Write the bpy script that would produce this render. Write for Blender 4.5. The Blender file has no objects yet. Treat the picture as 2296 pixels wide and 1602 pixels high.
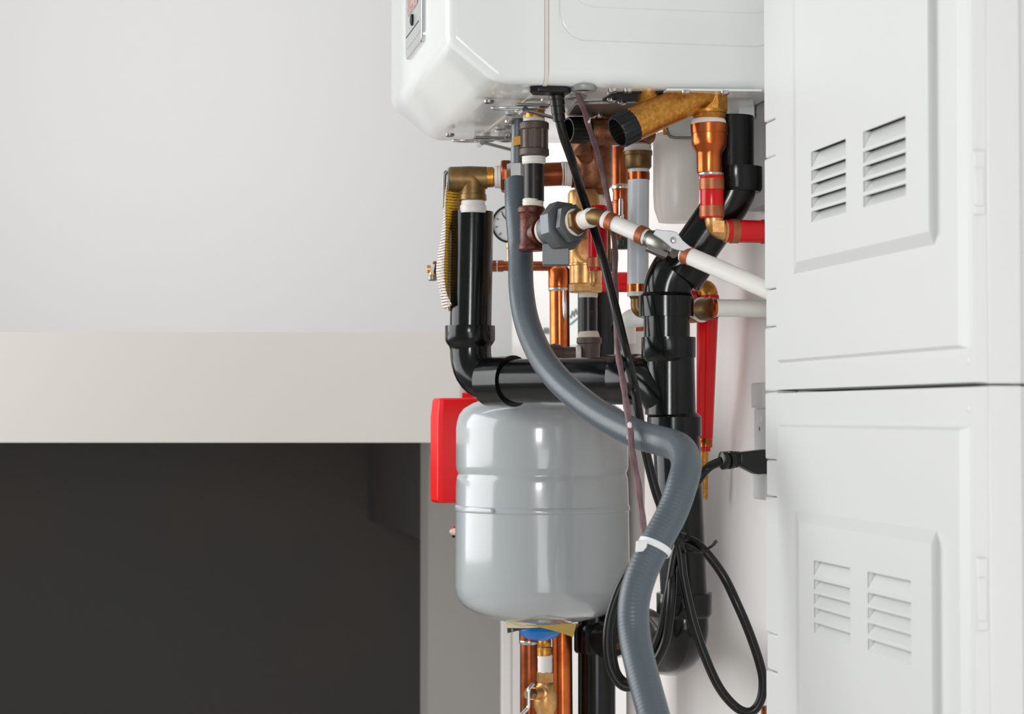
import bpy, bmesh, math, random
from mathutils import Vector as V, Matrix
random.seed(4)
SC = bpy.context.scene
COL = SC.collection
PI = math.pi

# ------------------------------------------------------------------ camera
F, CX, CY = 4500.0, 1148.0, 801.0          # focal length and centre in photo pixels
PIT = math.atan(129.0 / F)
EYE = V((0, 0, 1.5))
cp, sp = math.cos(PIT), math.sin(PIT)
cd = bpy.data.cameras.new('camera'); cam = bpy.data.objects.new('camera', cd); COL.objects.link(cam)
cam.location = EYE; cam.rotation_euler = (PI / 2 + PIT, 0, 0)
cd.sensor_width = 36; cd.lens = F * 36 / 2296
cd.dof.use_dof = True; cd.dof.focus_distance = 2.62; cd.dof.aperture_fstop = 9.0
SC.camera = cam

def ray(px, py):
    x, y = (px - CX) / F, (CY - py) / F
    return V((x, cp - y * sp, sp + y * cp))
def P(px, py, Y):                            # the point at depth Y on the sight line
    d = ray(px, py); return EYE + d * (Y / d.y)
def PZ(px, py, z):
    d = ray(px, py); return EYE + d * ((z - EYE.z) / d.z)
# frame of the plumbing wall: a runs away along it, b out of it
O2 = V((.3373, 2.75, 0)); U = V((-.186, .98255, 0)); N = V((-.98255, -.186, 0)); UP = V((0, 0, 1))
def W(a, b, z): return O2 + U * a + N * b + UP * z
def PB(px, py, b):
    d = ray(px, py); t = (b - (EYE - O2).dot(N)) / d.dot(N); return EYE + d * t
def AZ(px, py, b):
    p = PB(px, py, b); return (p - O2).dot(U), p.z
def S(Y): return Y / F

# ------------------------------------------------------------------ materials
def lin(h):
    h = h.lstrip('#'); o = []
    for i in (0, 2, 4):
        c = int(h[i:i + 2], 16) / 255
        o.append(c / 12.92 if c <= .04045 else ((c + .055) / 1.055) ** 2.4)
    return (*o, 1)
def mat(name, col, rough=.4, metal=0, col2=None, nscale=60, spread=(.4, .65), bump=0, bscale=250, coat=0, spec=.5, sss=0, rvar=0):
    m = bpy.data.materials.new(name); m.use_nodes = True
    nt = m.node_tree; b = nt.nodes['Principled BSDF']; L = nt.links.new
    b.inputs['Base Color'].default_value = lin(col); b.inputs['Roughness'].default_value = rough
    b.inputs['Metallic'].default_value = metal; b.inputs['Coat Weight'].default_value = coat
    b.inputs['Coat Roughness'].default_value = .08
    b.inputs['Specular IOR Level'].default_value = spec
    if sss:
        b.inputs['Subsurface Weight'].default_value = sss; b.inputs['Subsurface Radius'].default_value = (.01, .006, .005)
        b.inputs['Subsurface Scale'].default_value = .5
    tc = nt.nodes.new('ShaderNodeTexCoord')
    n = nt.nodes.new('ShaderNodeTexNoise'); n.inputs['Scale'].default_value = nscale; n.inputs['Detail'].default_value = 5
    L(tc.outputs['Object'], n.inputs['Vector'])
    if col2:
        r = nt.nodes.new('ShaderNodeValToRGB')
        r.color_ramp.elements[0].position = spread[0]; r.color_ramp.elements[0].color = lin(col)
        r.color_ramp.elements[1].position = spread[1]; r.color_ramp.elements[1].color = lin(col2)
        L(n.outputs['Fac'], r.inputs['Fac']); L(r.outputs['Color'], b.inputs['Base Color'])
    if rvar:
        mr = nt.nodes.new('ShaderNodeMapRange'); mr.inputs['To Min'].default_value = max(.02, rough - rvar); mr.inputs['To Max'].default_value = rough + rvar
        L(n.outputs['Fac'], mr.inputs['Value']); L(mr.outputs['Result'], b.inputs['Roughness'])
    if bump:
        n2 = nt.nodes.new('ShaderNodeTexNoise'); n2.inputs['Scale'].default_value = bscale; n2.inputs['Detail'].default_value = 4
        bp = nt.nodes.new('ShaderNodeBump'); bp.inputs['Strength'].default_value = bump; bp.inputs['Distance'].default_value = .001
        L(tc.outputs['Object'], n2.inputs['Vector']); L(n2.outputs['Fac'], bp.inputs['Height']); L(bp.outputs['Normal'], b.inputs['Normal'])
    return m
def printed(name, paper, ink, scale=78):     # paper with rows of small unreadable print
    m = mat(name, paper, .55); nt = m.node_tree; b = nt.nodes['Principled BSDF']; L = nt.links.new
    tc = nt.nodes.new('ShaderNodeTexCoord'); mp = nt.nodes.new('ShaderNodeMapping'); L(tc.outputs['Object'], mp.inputs['Vector'])
    w = nt.nodes.new('ShaderNodeTexWave'); w.bands_direction = 'Z'; w.inputs['Scale'].default_value = scale
    L(mp.outputs['Vector'], w.inputs['Vector'])
    n = nt.nodes.new('ShaderNodeTexNoise'); n.inputs['Scale'].default_value = 500; L(tc.outputs['Object'], n.inputs['Vector'])
    mu = nt.nodes.new('ShaderNodeMath'); mu.operation = 'MULTIPLY'; L(w.outputs['Fac'], mu.inputs[0]); L(n.outputs['Fac'], mu.inputs[1])
    r = nt.nodes.new('ShaderNodeValToRGB'); r.color_ramp.elements[0].position = .36; r.color_ramp.elements[0].color = lin(paper)
    r.color_ramp.elements[1].position = .46; r.color_ramp.elements[1].color = lin(ink)
    L(mu.outputs[0], r.inputs['Fac']); L(r.outputs['Color'], b.inputs['Base Color'])
    return m
M = {}
M['wall'] = mat('wall_paint', '#ebe8e6', .75, bump=.04, bscale=400)
M['far_wall'] = mat('far_wall_paint', '#e4e4e3', .8)
M['ledge'] = mat('ledge_paint', '#cdc9c5', .7)
M['charcoal'] = mat('charcoal_board', '#423e39', .7, col2='#3c3d3f', nscale=1.3)
M['pier'] = mat('pier_shade_grey', '#9a9895', .75)  # shade on the wall end, put into its base colour
M['floor'] = mat('floor_tile', '#c6c2bb', .5)
M['casing'] = mat('white_enamel', '#eef2f0', .16, coat=.4)
M['enclosure'] = mat('white_plastic', '#dfe1e0', .34, bump=.12, bscale=700)
M['gasket'] = mat('cream_gasket', '#e6dfd2', .6)
M['chrome'] = mat('chrome', '#d8d8d8', .14, 1)
M['steel'] = mat('dull_steel', '#8d8a86', .38, 1, rvar=.1)
M['screen_silver'] = mat('silver_plastic', '#b9bcbd', .3, .3)
M['dark'] = mat('black_gap', '#0b0b0b', .7)
M['abs'] = mat('black_abs', '#090b0c', .17, col2='#0f1213', nscale=25, rvar=.04, bump=.03, bscale=300, spec=.36)
M['rubber'] = mat('black_rubber', '#070909', .3, rvar=.04, nscale=15, spec=.4)
M['cap'] = mat('black_cap_plastic', '#0c0f11', .38, spec=.4)
M['brass'] = mat('cast_brass', '#bd7f34', .34, .85, col2='#d39b4c', nscale=200, bump=.25, bscale=700)
M['brass_pale'] = mat('pale_brass', '#d09a5c', .33, .75, col2='#dfb077', nscale=120, bump=.12, bscale=700)
M['brass_dark'] = mat('aged_brass', '#735b38', .42, .75, col2='#8d6f45', nscale=60, bump=.2, bscale=500)
M['bronze'] = mat('cast_bronze', '#7b4d35', .42, .75, col2='#9a6a4c', nscale=90, bump=.35, bscale=500)
M['copper'] = mat('copper', '#cc6f3b', .24, .95, col2='#b2552a', nscale=35, rvar=.06)
M['copper_dark'] = mat('aged_copper', '#8d4a2c', .3, .9, col2='#a55a36', nscale=50, rvar=.08)
M['ring'] = mat('copper_ring', '#b06a46', .42, .6, col2='#a05c3c', nscale=60)
M['solder'] = mat('solder', '#c9c7c2', .25, .9, bump=.3, bscale=200)
M['iron'] = mat('malleable_iron', '#5a514c', .5, .5, col2='#6b4a38', nscale=60, spread=(.55, .72), bump=.5, bscale=600)
M['iron_pipe'] = mat('black_steel_pipe', '#191919', .35, .2, col2='#6e3c2b', nscale=45, spread=(.63, .72))
M['rust'] = mat('oily_rust', '#43190f', .3, .25, col2='#6b2f1b', nscale=120, bump=.6, bscale=500)
M['alloy'] = mat('cast_alloy', '#b9bbbc', .34, .6)
M['zinc'] = mat('cast_zinc', '#6d7276', .45, .6, col2='#7b6f68', nscale=40, spread=(.55, .75), bump=.25, bscale=700)
M['tape'] = mat('thread_tape', '#e9e5df', .6, bump=.5, bscale=350)
M['tape_stain'] = mat('stained_tape', '#e9e1d5', .6, col2='#b98a55', nscale=90, spread=(.6, .72), bump=.6, bscale=300)
M['red_tube'] = mat('red_tubing', '#d40712', .22, spec=.4)
M['white_tube'] = mat('white_tubing', '#edebe6', .3, coat=.1)
M['grey_tube'] = mat('grey_tubing', '#d2dadf', .35)
M['pvc'] = mat('cream_pvc', '#e2deda', .4)
M['canister'] = mat('canister_plastic', '#f3eeea', .35)
M['hose'] = mat('grey_conduit', '#535d64', .36, rvar=.05)
M['tank'] = mat('grey_enamel', '#adb3b5', .2, coat=.5)
M['red_cover'] = mat('red_cover', '#e2040e', .3, spec=.3)
M['mauve'] = mat('mauve_sheath', '#6d4f52', .45, col2='#7d6266', nscale=60)
M['tie'] = mat('white_nylon', '#e8eaea', .4)
M['yellow_paper'] = printed('yellow_tag_print', '#f5bf33', '#6b5318')
M['white_paper'] = printed('white_tag_print', '#e9ded6', '#4a3c33')
M['card_yellow'] = mat('yellow_card', '#b9973f', .5)
M['card_cream'] = mat('cream_card', '#cbbf9f', .5)
M['card_black'] = mat('black_card', '#1d1f22', .4)
M['ink_white'] = mat('white_ink', '#e8e8e8', .5)
M['ink_grey'] = mat('grey_ink', '#77797b', .5)
M['teal'] = mat('teal_ink', '#1f9a94', .5)
M['blue'] = mat('blue_plastic', '#1273c4', .3)
M['yellow'] = mat('yellow_plastic', '#e5a21c', .4)
M['dial'] = mat('dial_face', '#d9dcde', .5)
M['reflection_red'] = mat('painted_red_reflection', '#8a2f2c', .15, .2, col2='#d7a49b', nscale=90)  # red-brown reflection painted into the display's colour
M['putty'] = mat('pipe_dope', '#d8cdbd', .7, bump=.8, bscale=200)
M['teal_dark'] = mat('dark_green_fitting', '#33443f', .3, .4)
M['recess_shade_grey'] = mat('recess_shade_grey', '#b4b7b7', .5)
M['grey_metal'] = mat('grey_bracket', '#9b9d9c', .45, .3)
M['outlet'] = mat('outlet_plastic', '#e3e5e3', .4)
M['pink'] = mat('pale_pink_plastic', '#c9a9a0', .5)

# ------------------------------------------------------------------ mesh builder
def frame_of(d):
    d = d.normalized(); r = V((0, 0, 1)) if abs(d.z) < .9 else V((0, -1, 0))
    x = r.cross(d).normalized(); return x, d.cross(x).normalized()
def catmull(pts, n=8):
    out = []
    q = [pts[0] * 2 - pts[1]] + pts + [pts[-1] * 2 - pts[-2]]
    for i in range(1, len(q) - 2):
        a, b, c, d = q[i - 1:i + 3]
        for k in range(n):
            t = k / n
            out.append(.5 * (2 * b + (c - a) * t + (2 * a - 5 * b + 4 * c - d) * t * t + (3 * b - a - 3 * c + d) * t ** 3))
    out.append(pts[-1]); return out
def fillet(pts, r, n=8):
    out = [pts[0]]
    for i in range(1, len(pts) - 1):
        p, a, b = pts[i], pts[i - 1] - pts[i], pts[i + 1] - pts[i]
        rr = min(r, a.length * .95, b.length * .95); A = p + a.normalized() * rr; B = p + b.normalized() * rr
        for k in range(n + 1):
            t = k / n; out.append(A * (1 - t) ** 2 + p * 2 * t * (1 - t) + B * t * t)
    out.append(pts[-1]); return out
class MB:
    def __init__(s): s.v = []; s.f = []
    def tube(s, pts, r, seg=28, cap=True):
        n = len(pts); rs = r if isinstance(r, (list, tuple)) else [r] * n
        d = (pts[1] - pts[0]).normalized(); x, y = frame_of(d); base = len(s.v)
        for i, p in enumerate(pts):
            nd = (pts[min(i + 1, n - 1)] - pts[max(i - 1, 0)])
            if nd.length > 1e-9: nd.normalize()
            else: nd = d
            q = d.rotation_difference(nd); x = q @ x; y = q @ y; d = nd
            for k in range(seg):
                t = 2 * PI * k / seg; s.v.append(p + (x * math.cos(t) + y * math.sin(t)) * rs[i])
        for i in range(n - 1):
            for k in range(seg):
                a, b = base + i * seg + k, base + i * seg + (k + 1) % seg
                s.f.append((a, b, b + seg, a + seg))
        if cap:
            s.f.append(tuple(base + k for k in reversed(range(seg)))); s.f.append(tuple(base + (n - 1) * seg + k for k in range(seg)))
        return s
    def lathe(s, p0, ax, prof, seg=40, rot=0, rib=None, cap=True):   # prof: (distance along ax, radius)
        ax = ax.normalized(); x, y = frame_of(ax); base = len(s.v); n = len(prof)
        for h, r in prof:
            for k in range(seg):
                t = 2 * PI * k / seg + rot; rr = r
                if rib and r > 1e-6 and (k // rib[0]) % 2: rr = r * rib[1]
                s.v.append(p0 + ax * h + (x * math.cos(t) + y * math.sin(t)) * rr)
        for i in range(n - 1):
            for k in range(seg):
                a, b = base + i * seg + k, base + i * seg + (k + 1) % seg
                s.f.append((a, b, b + seg, a + seg))
        if cap:
            s.f.append(tuple(base + k for k in reversed(range(seg)))); s.f.append(tuple(base + (n - 1) * seg + k for k in range(seg)))
        return s
    def box(s, c, hx, hy, hz):
        b = len(s.v)
        for i in (-1, 1):
            for j in (-1, 1):
                for k in (-1, 1): s.v.append(c + hx * i + hy * j + hz * k)
        for q in ((0, 1, 3, 2), (4, 6, 7, 5), (0, 4, 5, 1), (2, 3, 7, 6), (0, 2, 6, 4), (1, 5, 7, 3)): s.f.append(tuple(b + i for i in q))
        return s
    def prism(s, poly, ext):
        b = len(s.v); n = len(poly)
        s.v += list(poly) + [p + ext for p in poly]
        s.f.append(tuple(b + i for i in reversed(range(n)))); s.f.append(tuple(b + n + i for i in range(n)))
        for i in range(n): s.f.append((b + i, b + (i + 1) % n, b + n + (i + 1) % n, b + n + i))
        return s
    def quad(s, *pts):
        b = len(s.v); s.v += list(pts); s.f.append(tuple(range(b, b + len(pts)))); return s
    def build(s, name, m, parent=None, bevel=0, seg=3, angle=38, solid=0, flat=False):
        c = V((0, 0, 0))
        for p in s.v: c += p
        c /= len(s.v)
        if parent is None: c.z = min(p.z for p in s.v)
        me = bpy.data.meshes.new(name); me.from_pydata([tuple(p - c) for p in s.v], [], s.f)
        bm = bmesh.new(); bm.from_mesh(me); bmesh.ops.recalc_face_normals(bm, faces=bm.faces); bm.to_mesh(me); bm.free()
        if not flat:
            me.shade_smooth(); me.set_sharp_from_angle(angle=math.radians(angle))
        me.materials.append(M[m]); o = bpy.data.objects.new(name, me); COL.objects.link(o); place(o, c, parent)
        if solid:
            md = o.modifiers.new('solid', 'SOLIDIFY'); md.thickness = solid; md.offset = 0
        if bevel:
            md = o.modifiers.new('bevel', 'BEVEL'); md.width = bevel; md.segments = seg; md.limit_method = 'ANGLE'; md.angle_limit = math.radians(30)
            md.harden_normals = False
        return o
WL = {}
def place(o, c, parent):
    WL[o.name] = c.copy()
    if parent: o.parent = parent; o.location = c - WL[parent.name]
    else: o.location = c
def tag(o, label, cat, group=None):
    o['label'] = label; o['category'] = cat
    if group: o['group'] = group
    return o
def thing(name, loc, label, cat, group=None):
    o = bpy.data.objects.new(name, None); COL.objects.link(o); o.empty_display_size = .02; place(o, loc, None)
    return tag(o, label, cat, group)
def struct(o): o['kind'] = 'structure'; return o
def copy_tree(o, delta, parent=None):
    c = o.copy(); COL.objects.link(c); WL[c.name] = WL[o.name] + delta
    if parent: c.parent = parent
    else: c.location = o.location + delta
    for ch in [x for x in o.children]: copy_tree(ch, delta, c)
    return c
# turned shapes given in photo pixels at a stated depth
def VL(cx, prof, Y, mb=None, seg=40, rot=0, rib=None):       # vertical axis; prof: (photo row, radius in px)
    mb = mb or MB(); p0 = P(cx, prof[0][0], Y); s = S(Y)
    mb.lathe(p0, V((0, 0, -1)), [((py - prof[0][0]) * s, r * s) for py, r in prof], seg, rot, rib); return mb
def AL(A, B, prof, mb=None, seg=40, rot=0, rib=None):        # axis from A to B (px,py,Y); prof: (0..1 along it, radius px)
    mb = mb or MB(); a, b = P(*A), P(*B); L = (b - a).length; s = S((A[2] + B[2]) / 2)
    mb.lathe(a, b - a, [(t * L, r * s) for t, r in prof], seg, rot, rib); return mb
def PT(pts, rpx, Yr, mb=None, n=8, seg=28, smooth=True):
    mb = mb or MB(); q = [P(*p) for p in pts]
    if smooth and len(q) > 2: q = catmull(q, n)
    mb.tube(q, rpx * S(Yr), seg); return mb
def EL(pts, rpx, Yr, rad_px, mb=None, seg=32):
    mb = mb or MB(); mb.tube(fillet([P(*p) for p in pts], rad_px * S(Yr), 10), rpx * S(Yr), seg); return mb
def cyl(r0, r1, r): return [(r0, r * .97), (r0 + (r1 - r0) * .04, r), (r1 - (r1 - r0) * .04, r), (r1, r * .97)]
def screw(parent, p, ax, r=.005, name='screw'):
    mb = MB().lathe(p, ax, [(0, r), (r * .5, r), (r * .8, r * .75), (r * .9, r * .3)], 16)
    return mb.build(name, 'chrome', parent)

# ------------------------------------------------------------------ setting
def slab(name, m, pts, ext): return struct(MB().prism(pts, ext).build(name, m, flat=True))
AE = (P(1147, 900, 4.53) - O2).dot(U)
slab('wall_right', 'wall', [W(-2.6, 0, 0), W(AE, 0, 0), W(AE, 0, 3.4), W(-2.6, 0, 3.4)], N * -.1)
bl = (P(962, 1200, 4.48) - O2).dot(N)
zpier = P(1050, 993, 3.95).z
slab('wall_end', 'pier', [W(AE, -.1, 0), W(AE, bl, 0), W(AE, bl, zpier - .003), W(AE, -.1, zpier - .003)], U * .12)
slab('trim_1', 'wall', [W(AE, 0, 0), W(AE - .006, .006, 0), W(AE - .006, .022, 0), W(AE, .026, 0)], UP * (zpier - .003))
slab('wall_back', 'far_wall', [V((-3.2, 5.9, 0)), V((1.4, 5.9, 0)), V((1.4, 5.9, 3.4)), V((-3.2, 5.9, 3.4))], V((0, .1, 0)))
slab('floor', 'floor', [V((-3.2, -1.5, 0)), V((1.4, -1.5, 0)), V((1.4, 5.9, 0)), V((-3.2, 5.9, 0))], V((0, 0, -.05)))
YB = 3.95
zt, zb = P(500, 745, YB).z, P(500, 993, YB).z
xr = P(1030, 870, YB).x
slab('wall_ledge', 'ledge', [V((-3.2, YB, zb)), V((xr, YB, zb)), V((xr, YB, zt)), V((-3.2, YB, zt))], V((0, 1.95, 0)))
slab('wall_recess', 'charcoal', [V((-3.2, 5.75, 0)), V((-.05, 5.75, 0)), V((-.05, 5.75, zb)), V((-3.2, 5.75, zb))], V((0, .1, 0)))
p1, p2 = P(825, 1165, 5.72), P(962, 1216, 4.7)
q1, q2 = V((p1.x, 5.72, p2.z)), V((p2.x, 4.7, p2.z))
slab('beam_recess', 'charcoal', [q1, q2, q2 + V((.14, .03, 0)), q1 + V((.3, .05, 0))], UP * (zb - .002 - p2.z))

# ------------------------------------------------------------------ water heater
ZB = PZ(1215, 190, 1.914).z
A0, A1, BS, BF, ZT = -.19, .3625, .338, .462, 2.62
heater = thing('water_heater', W(.09, .2, ZB), 'white wall-hung water heater at the top with rounded front cover and pipes leaving its underside', 'water heater')
def shell(prof, a0, a1, bev, keep_b=None):
    bm = bmesh.new(); n = len(prof)
    lo = [bm.verts.new(W(a0, b, z)) for b, z in prof]; hi = [bm.verts.new(W(a1, b, z)) for b, z in prof]
    bm.faces.new(lo); bm.faces.new(list(reversed(hi)))
    for i in range(n): bm.faces.new((lo[i], hi[i], hi[(i + 1) % n], lo[(i + 1) % n]))
    bmesh.ops.recalc_face_normals(bm, faces=bm.faces)
    es = []
    for e in bm.edges:
        bs = [(v.co - O2).dot(N) for v in e.verts]; zs = [v.co.z for v in e.verts]
        if keep_b is not None and all(abs(q - keep_b) < 1e-4 for q in bs): continue
        if all(z > ZT - .01 for z in zs): continue
        es.append(e)
    bmesh.ops.bevel(bm, geom=es, offset=bev, segments=5, profile=.5, affect='EDGES', clamp_overlap=True)
    mb = MB(); bm.verts.ensure_lookup_table(); bm.verts.index_update()
    mb.v = [v.co.copy() for v in bm.verts]; mb.f = [tuple(v.index for v in f.verts) for f in bm.faces]; bm.free()
    return mb
shell([(.012, ZB), (BS - .006, ZB), (BS - .006, ZT), (.012, ZT)], A0, A1, .018, BS - .006).build('body', 'casing', heater)
zc = AZ(1020, 70, BF)[1]
cover = shell([(BS, ZB), (BF - .062, ZB), (BF, zc), (BF, ZT), (BS, ZT)], A0, A1, .014, BS).build('front_cover', 'casing', heater)

# pressed panel on the side
def rrect(b0, b1, z0, z1, r, n=8):
    out = []
    for (cb, cz, t0) in ((b1 - r, z1 - r, 0), (b0 + r, z1 - r, 90), (b0 + r, z0 + r, 180), (b1 - r, z0 + r, 270)):
        for k in range(n + 1):
            t = math.radians(t0 + 90 * k / n); out.append((cb + r * math.cos(t), cz + r * math.sin(t)))
    return out
def PA(px, py, a):
    d = ray(px, py); t = (a - (EYE - O2).dot(U)) / d.dot(U); return EYE + d * t
def BZ(px, py, a): p = PA(px, py, a); return (p - O2).dot(N), p.z
MB().prism([W(a, BS - .0055, z) for a, z in rrect(A0 + .0002, A1 - .0002, ZB - .0012, ZT - .003, .016)], N * .005).build('gasket', 'gasket', heater)
b1, z1 = BZ(1254, 90, A0)
for (dz, db, th) in ((0, 0, .003), (.042, .012, .0045)):
    MB().prism([W(A0 + .004, b, z) for b, z in rrect(.03, b1 - db, z1 + dz, ZT - .05, .035)], U * -(.004 + th)).build('side_panel', 'casing', heater, bevel=.002)
# display on the front
a_n, z_n = AZ(945, 84, BF + .005); a_f, _ = AZ(909, 118, BF + .005)
pan = thing_disp = MB().prism([W(a, BF - .002, z) for a, z in rrect(a_n, a_f, z_n - .004, z_n + .19, .012)], N * .007).build('control_panel', 'chrome', heater, bevel=.002)
MB().prism([W(a, BF + .0042, z) for a, z in rrect(a_n + .010, a_f - .008, z_n + .010, z_n + .183, .008)], N * .0014).build('fascia', 'screen_silver', pan, bevel=.0006)
MB().prism([W(a, BF + .0050, z) for a, z in rrect(a_n + .03, a_f - .03, z_n + .052, z_n + .17, .006)], N * .0015).build('screen', 'reflection_red', pan)
MB().prism([W(a, BF + .0050, z) for a, z in rrect(a_n + .02, a_f - .012, z_n + .0255, z_n + .027, .0005)], N * .001).build('groove', 'dark', pan)
MB().lathe(W((a_n + a_f) / 2, BF + .0050, z_n + .039), N, [(0, .008), (.003, .008), (.004, .006)], 20).build('button', 'dark', pan)
# underside: knock-out grommets
for px, py, rx in ((1308, 197, 31), (1290, 214, 26), (1150, 251, 19), (1128, 284, 20), (1082, 311, 19), (1136, 311, 19), (1160, 236, 10)):
    p = PZ(px, py, ZB); r = rx * S(p.y)
    g = MB().lathe(p + UP * .002, -UP, [(0, r), (.004, r), (.0065, r * .9), (.0065, r * .62), (.002, r * .58)], 36, cap=False).build('grommet', 'grey_metal', heater)
    MB().lathe(p + UP * .001, -UP, [(0, r * .6), (.0035, r * .6)], 30).build('opening', 'dark', g)
# underside plates with screws
def under(poly, th, m, name):
    return MB().prism([PZ(px, py, ZB) - UP * .0005 for px, py in poly], -UP * th).build(name, m, heater, bevel=.0006)
under([(1376, 206), (1500, 203), (1440, 222), (1350, 222)], .0025, 'dark', 'slot_plate')
under([(1290, 228), (1470, 222), (1420, 252), (1272, 253)], .004, 'steel', 'bracket_plate')
under([(1495, 197), (1708, 199), (1680, 214), (1480, 209)], .003, 'casing', 'edge_flange')
for px, py in ((1374, 194), (1408, 194), (1538, 198), (1625, 199), (1371, 216), (1394, 222), (1343, 253), (1163, 241), (1141, 266), (1222, 230), (1118, 303), (1215, 268)):
    screw(heater, PZ(px, py, ZB) - UP * .003, -UP, .006)
# toggle clips across the seam
def clip(px, py):
    p = PZ(px, py, ZB) - UP * .006; pb = (p - O2).dot(N); pa = (p - O2).dot(U)
    c = MB().box(W(pa, pb - .02, p.z - .002), N * .022, U * .009, UP * .0018).build('toggle_clip', 'steel', heater, bevel=.001)
    loop = []
    for k in range(13):
        t = PI * (k / 12 - .5); loop.append(W(pa + .008 * math.sin(t), pb + .012 + .022 * math.cos(t), p.z - .007))
    MB().tube([W(pa - .008, pb - .028, p.z - .005)] + loop + [W(pa + .008, pb - .028, p.z - .005)], .0018, 10).build('wire_loop', 'chrome', c)
    MB().box(W(pa, pb - .03, p.z - .013), N * .026 + UP * .006, U * .006, UP * .0014).build('lever', 'steel', c, bevel=.0006)
    MB().lathe(W(pa - .014, pb - .008, p.z - .010), U, [(0, .0045), (.028, .0045)], 14).build('pivot', 'chrome', c)
    MB().lathe(W(pa, pb + .038, p.z + .004), -UP, [(.001, .007), (.0045, .0065), (.0055, .004)], 18).build('stud', 'steel', c)
    MB().lathe(W(pa - .004, pb - .05, p.z + .004), -UP, [(0, .006), (.004, .006), (.007, .004)], 18).build('rivet', 'steel', c)
clip(1160, 222); clip(1066, 297)

# ------------------------------------------------------------------ vented enclosures
BE = .13
a_far = AZ(1717, 900, BE - .002)[0]; a_nr = AZ(2187, 900, BE - .012)[0]; d_far = AZ(1741, 870, BE)[0]; d_nr = AZ(2184, 850, BE)[0]
def grid_plate(mb, a0, a1, z0, z1, b, holes, depth):
    As = sorted({a0, a1, *[h[0] for h in holes], *[h[1] for h in holes]}); Zs = sorted({z0, z1, *[h[2] for h in holes], *[h[3] for h in holes]})
    for i in range(len(As) - 1):
        for j in range(len(Zs) - 1):
            ca, cz = (As[i] + As[i + 1]) / 2, (Zs[j] + Zs[j + 1]) / 2
            if any(h[0] < ca < h[1] and h[2] < cz < h[3] for h in holes): continue
            mb.quad(W(As[i], b, Zs[j]), W(As[i + 1], b, Zs[j]), W(As[i + 1], b, Zs[j + 1]), W(As[i], b, Zs[j + 1]))
    for h in holes:
        c = [(h[0], h[2]), (h[1], h[2]), (h[1], h[3]), (h[0], h[3])]
        for k in range(4):
            (p, q), (r, s) = c[k], c[(k + 1) % 4]
            mb.quad(W(p, b, q), W(r, b, s), W(r, b - depth, s), W(p, b - depth, q))
def ringq(mb, R0, b0, R1, b1):
    c0 = [(R0[0], R0[2]), (R0[1], R0[2]), (R0[1], R0[3]), (R0[0], R0[3])]; c1 = [(R1[0], R1[2]), (R1[1], R1[2]), (R1[1], R1[3]), (R1[0], R1[3])]
    for k in range(4):
        mb.quad(W(c0[k][0], b0, c0[k][1]), W(c0[(k + 1) % 4][0], b0, c0[(k + 1) % 4][1]), W(c1[(k + 1) % 4][0], b1, c1[(k + 1) % 4][1]), W(c1[k][0], b1, c1[k][1]))
T1, T2 = BE + .005, BE + .0125
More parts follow.
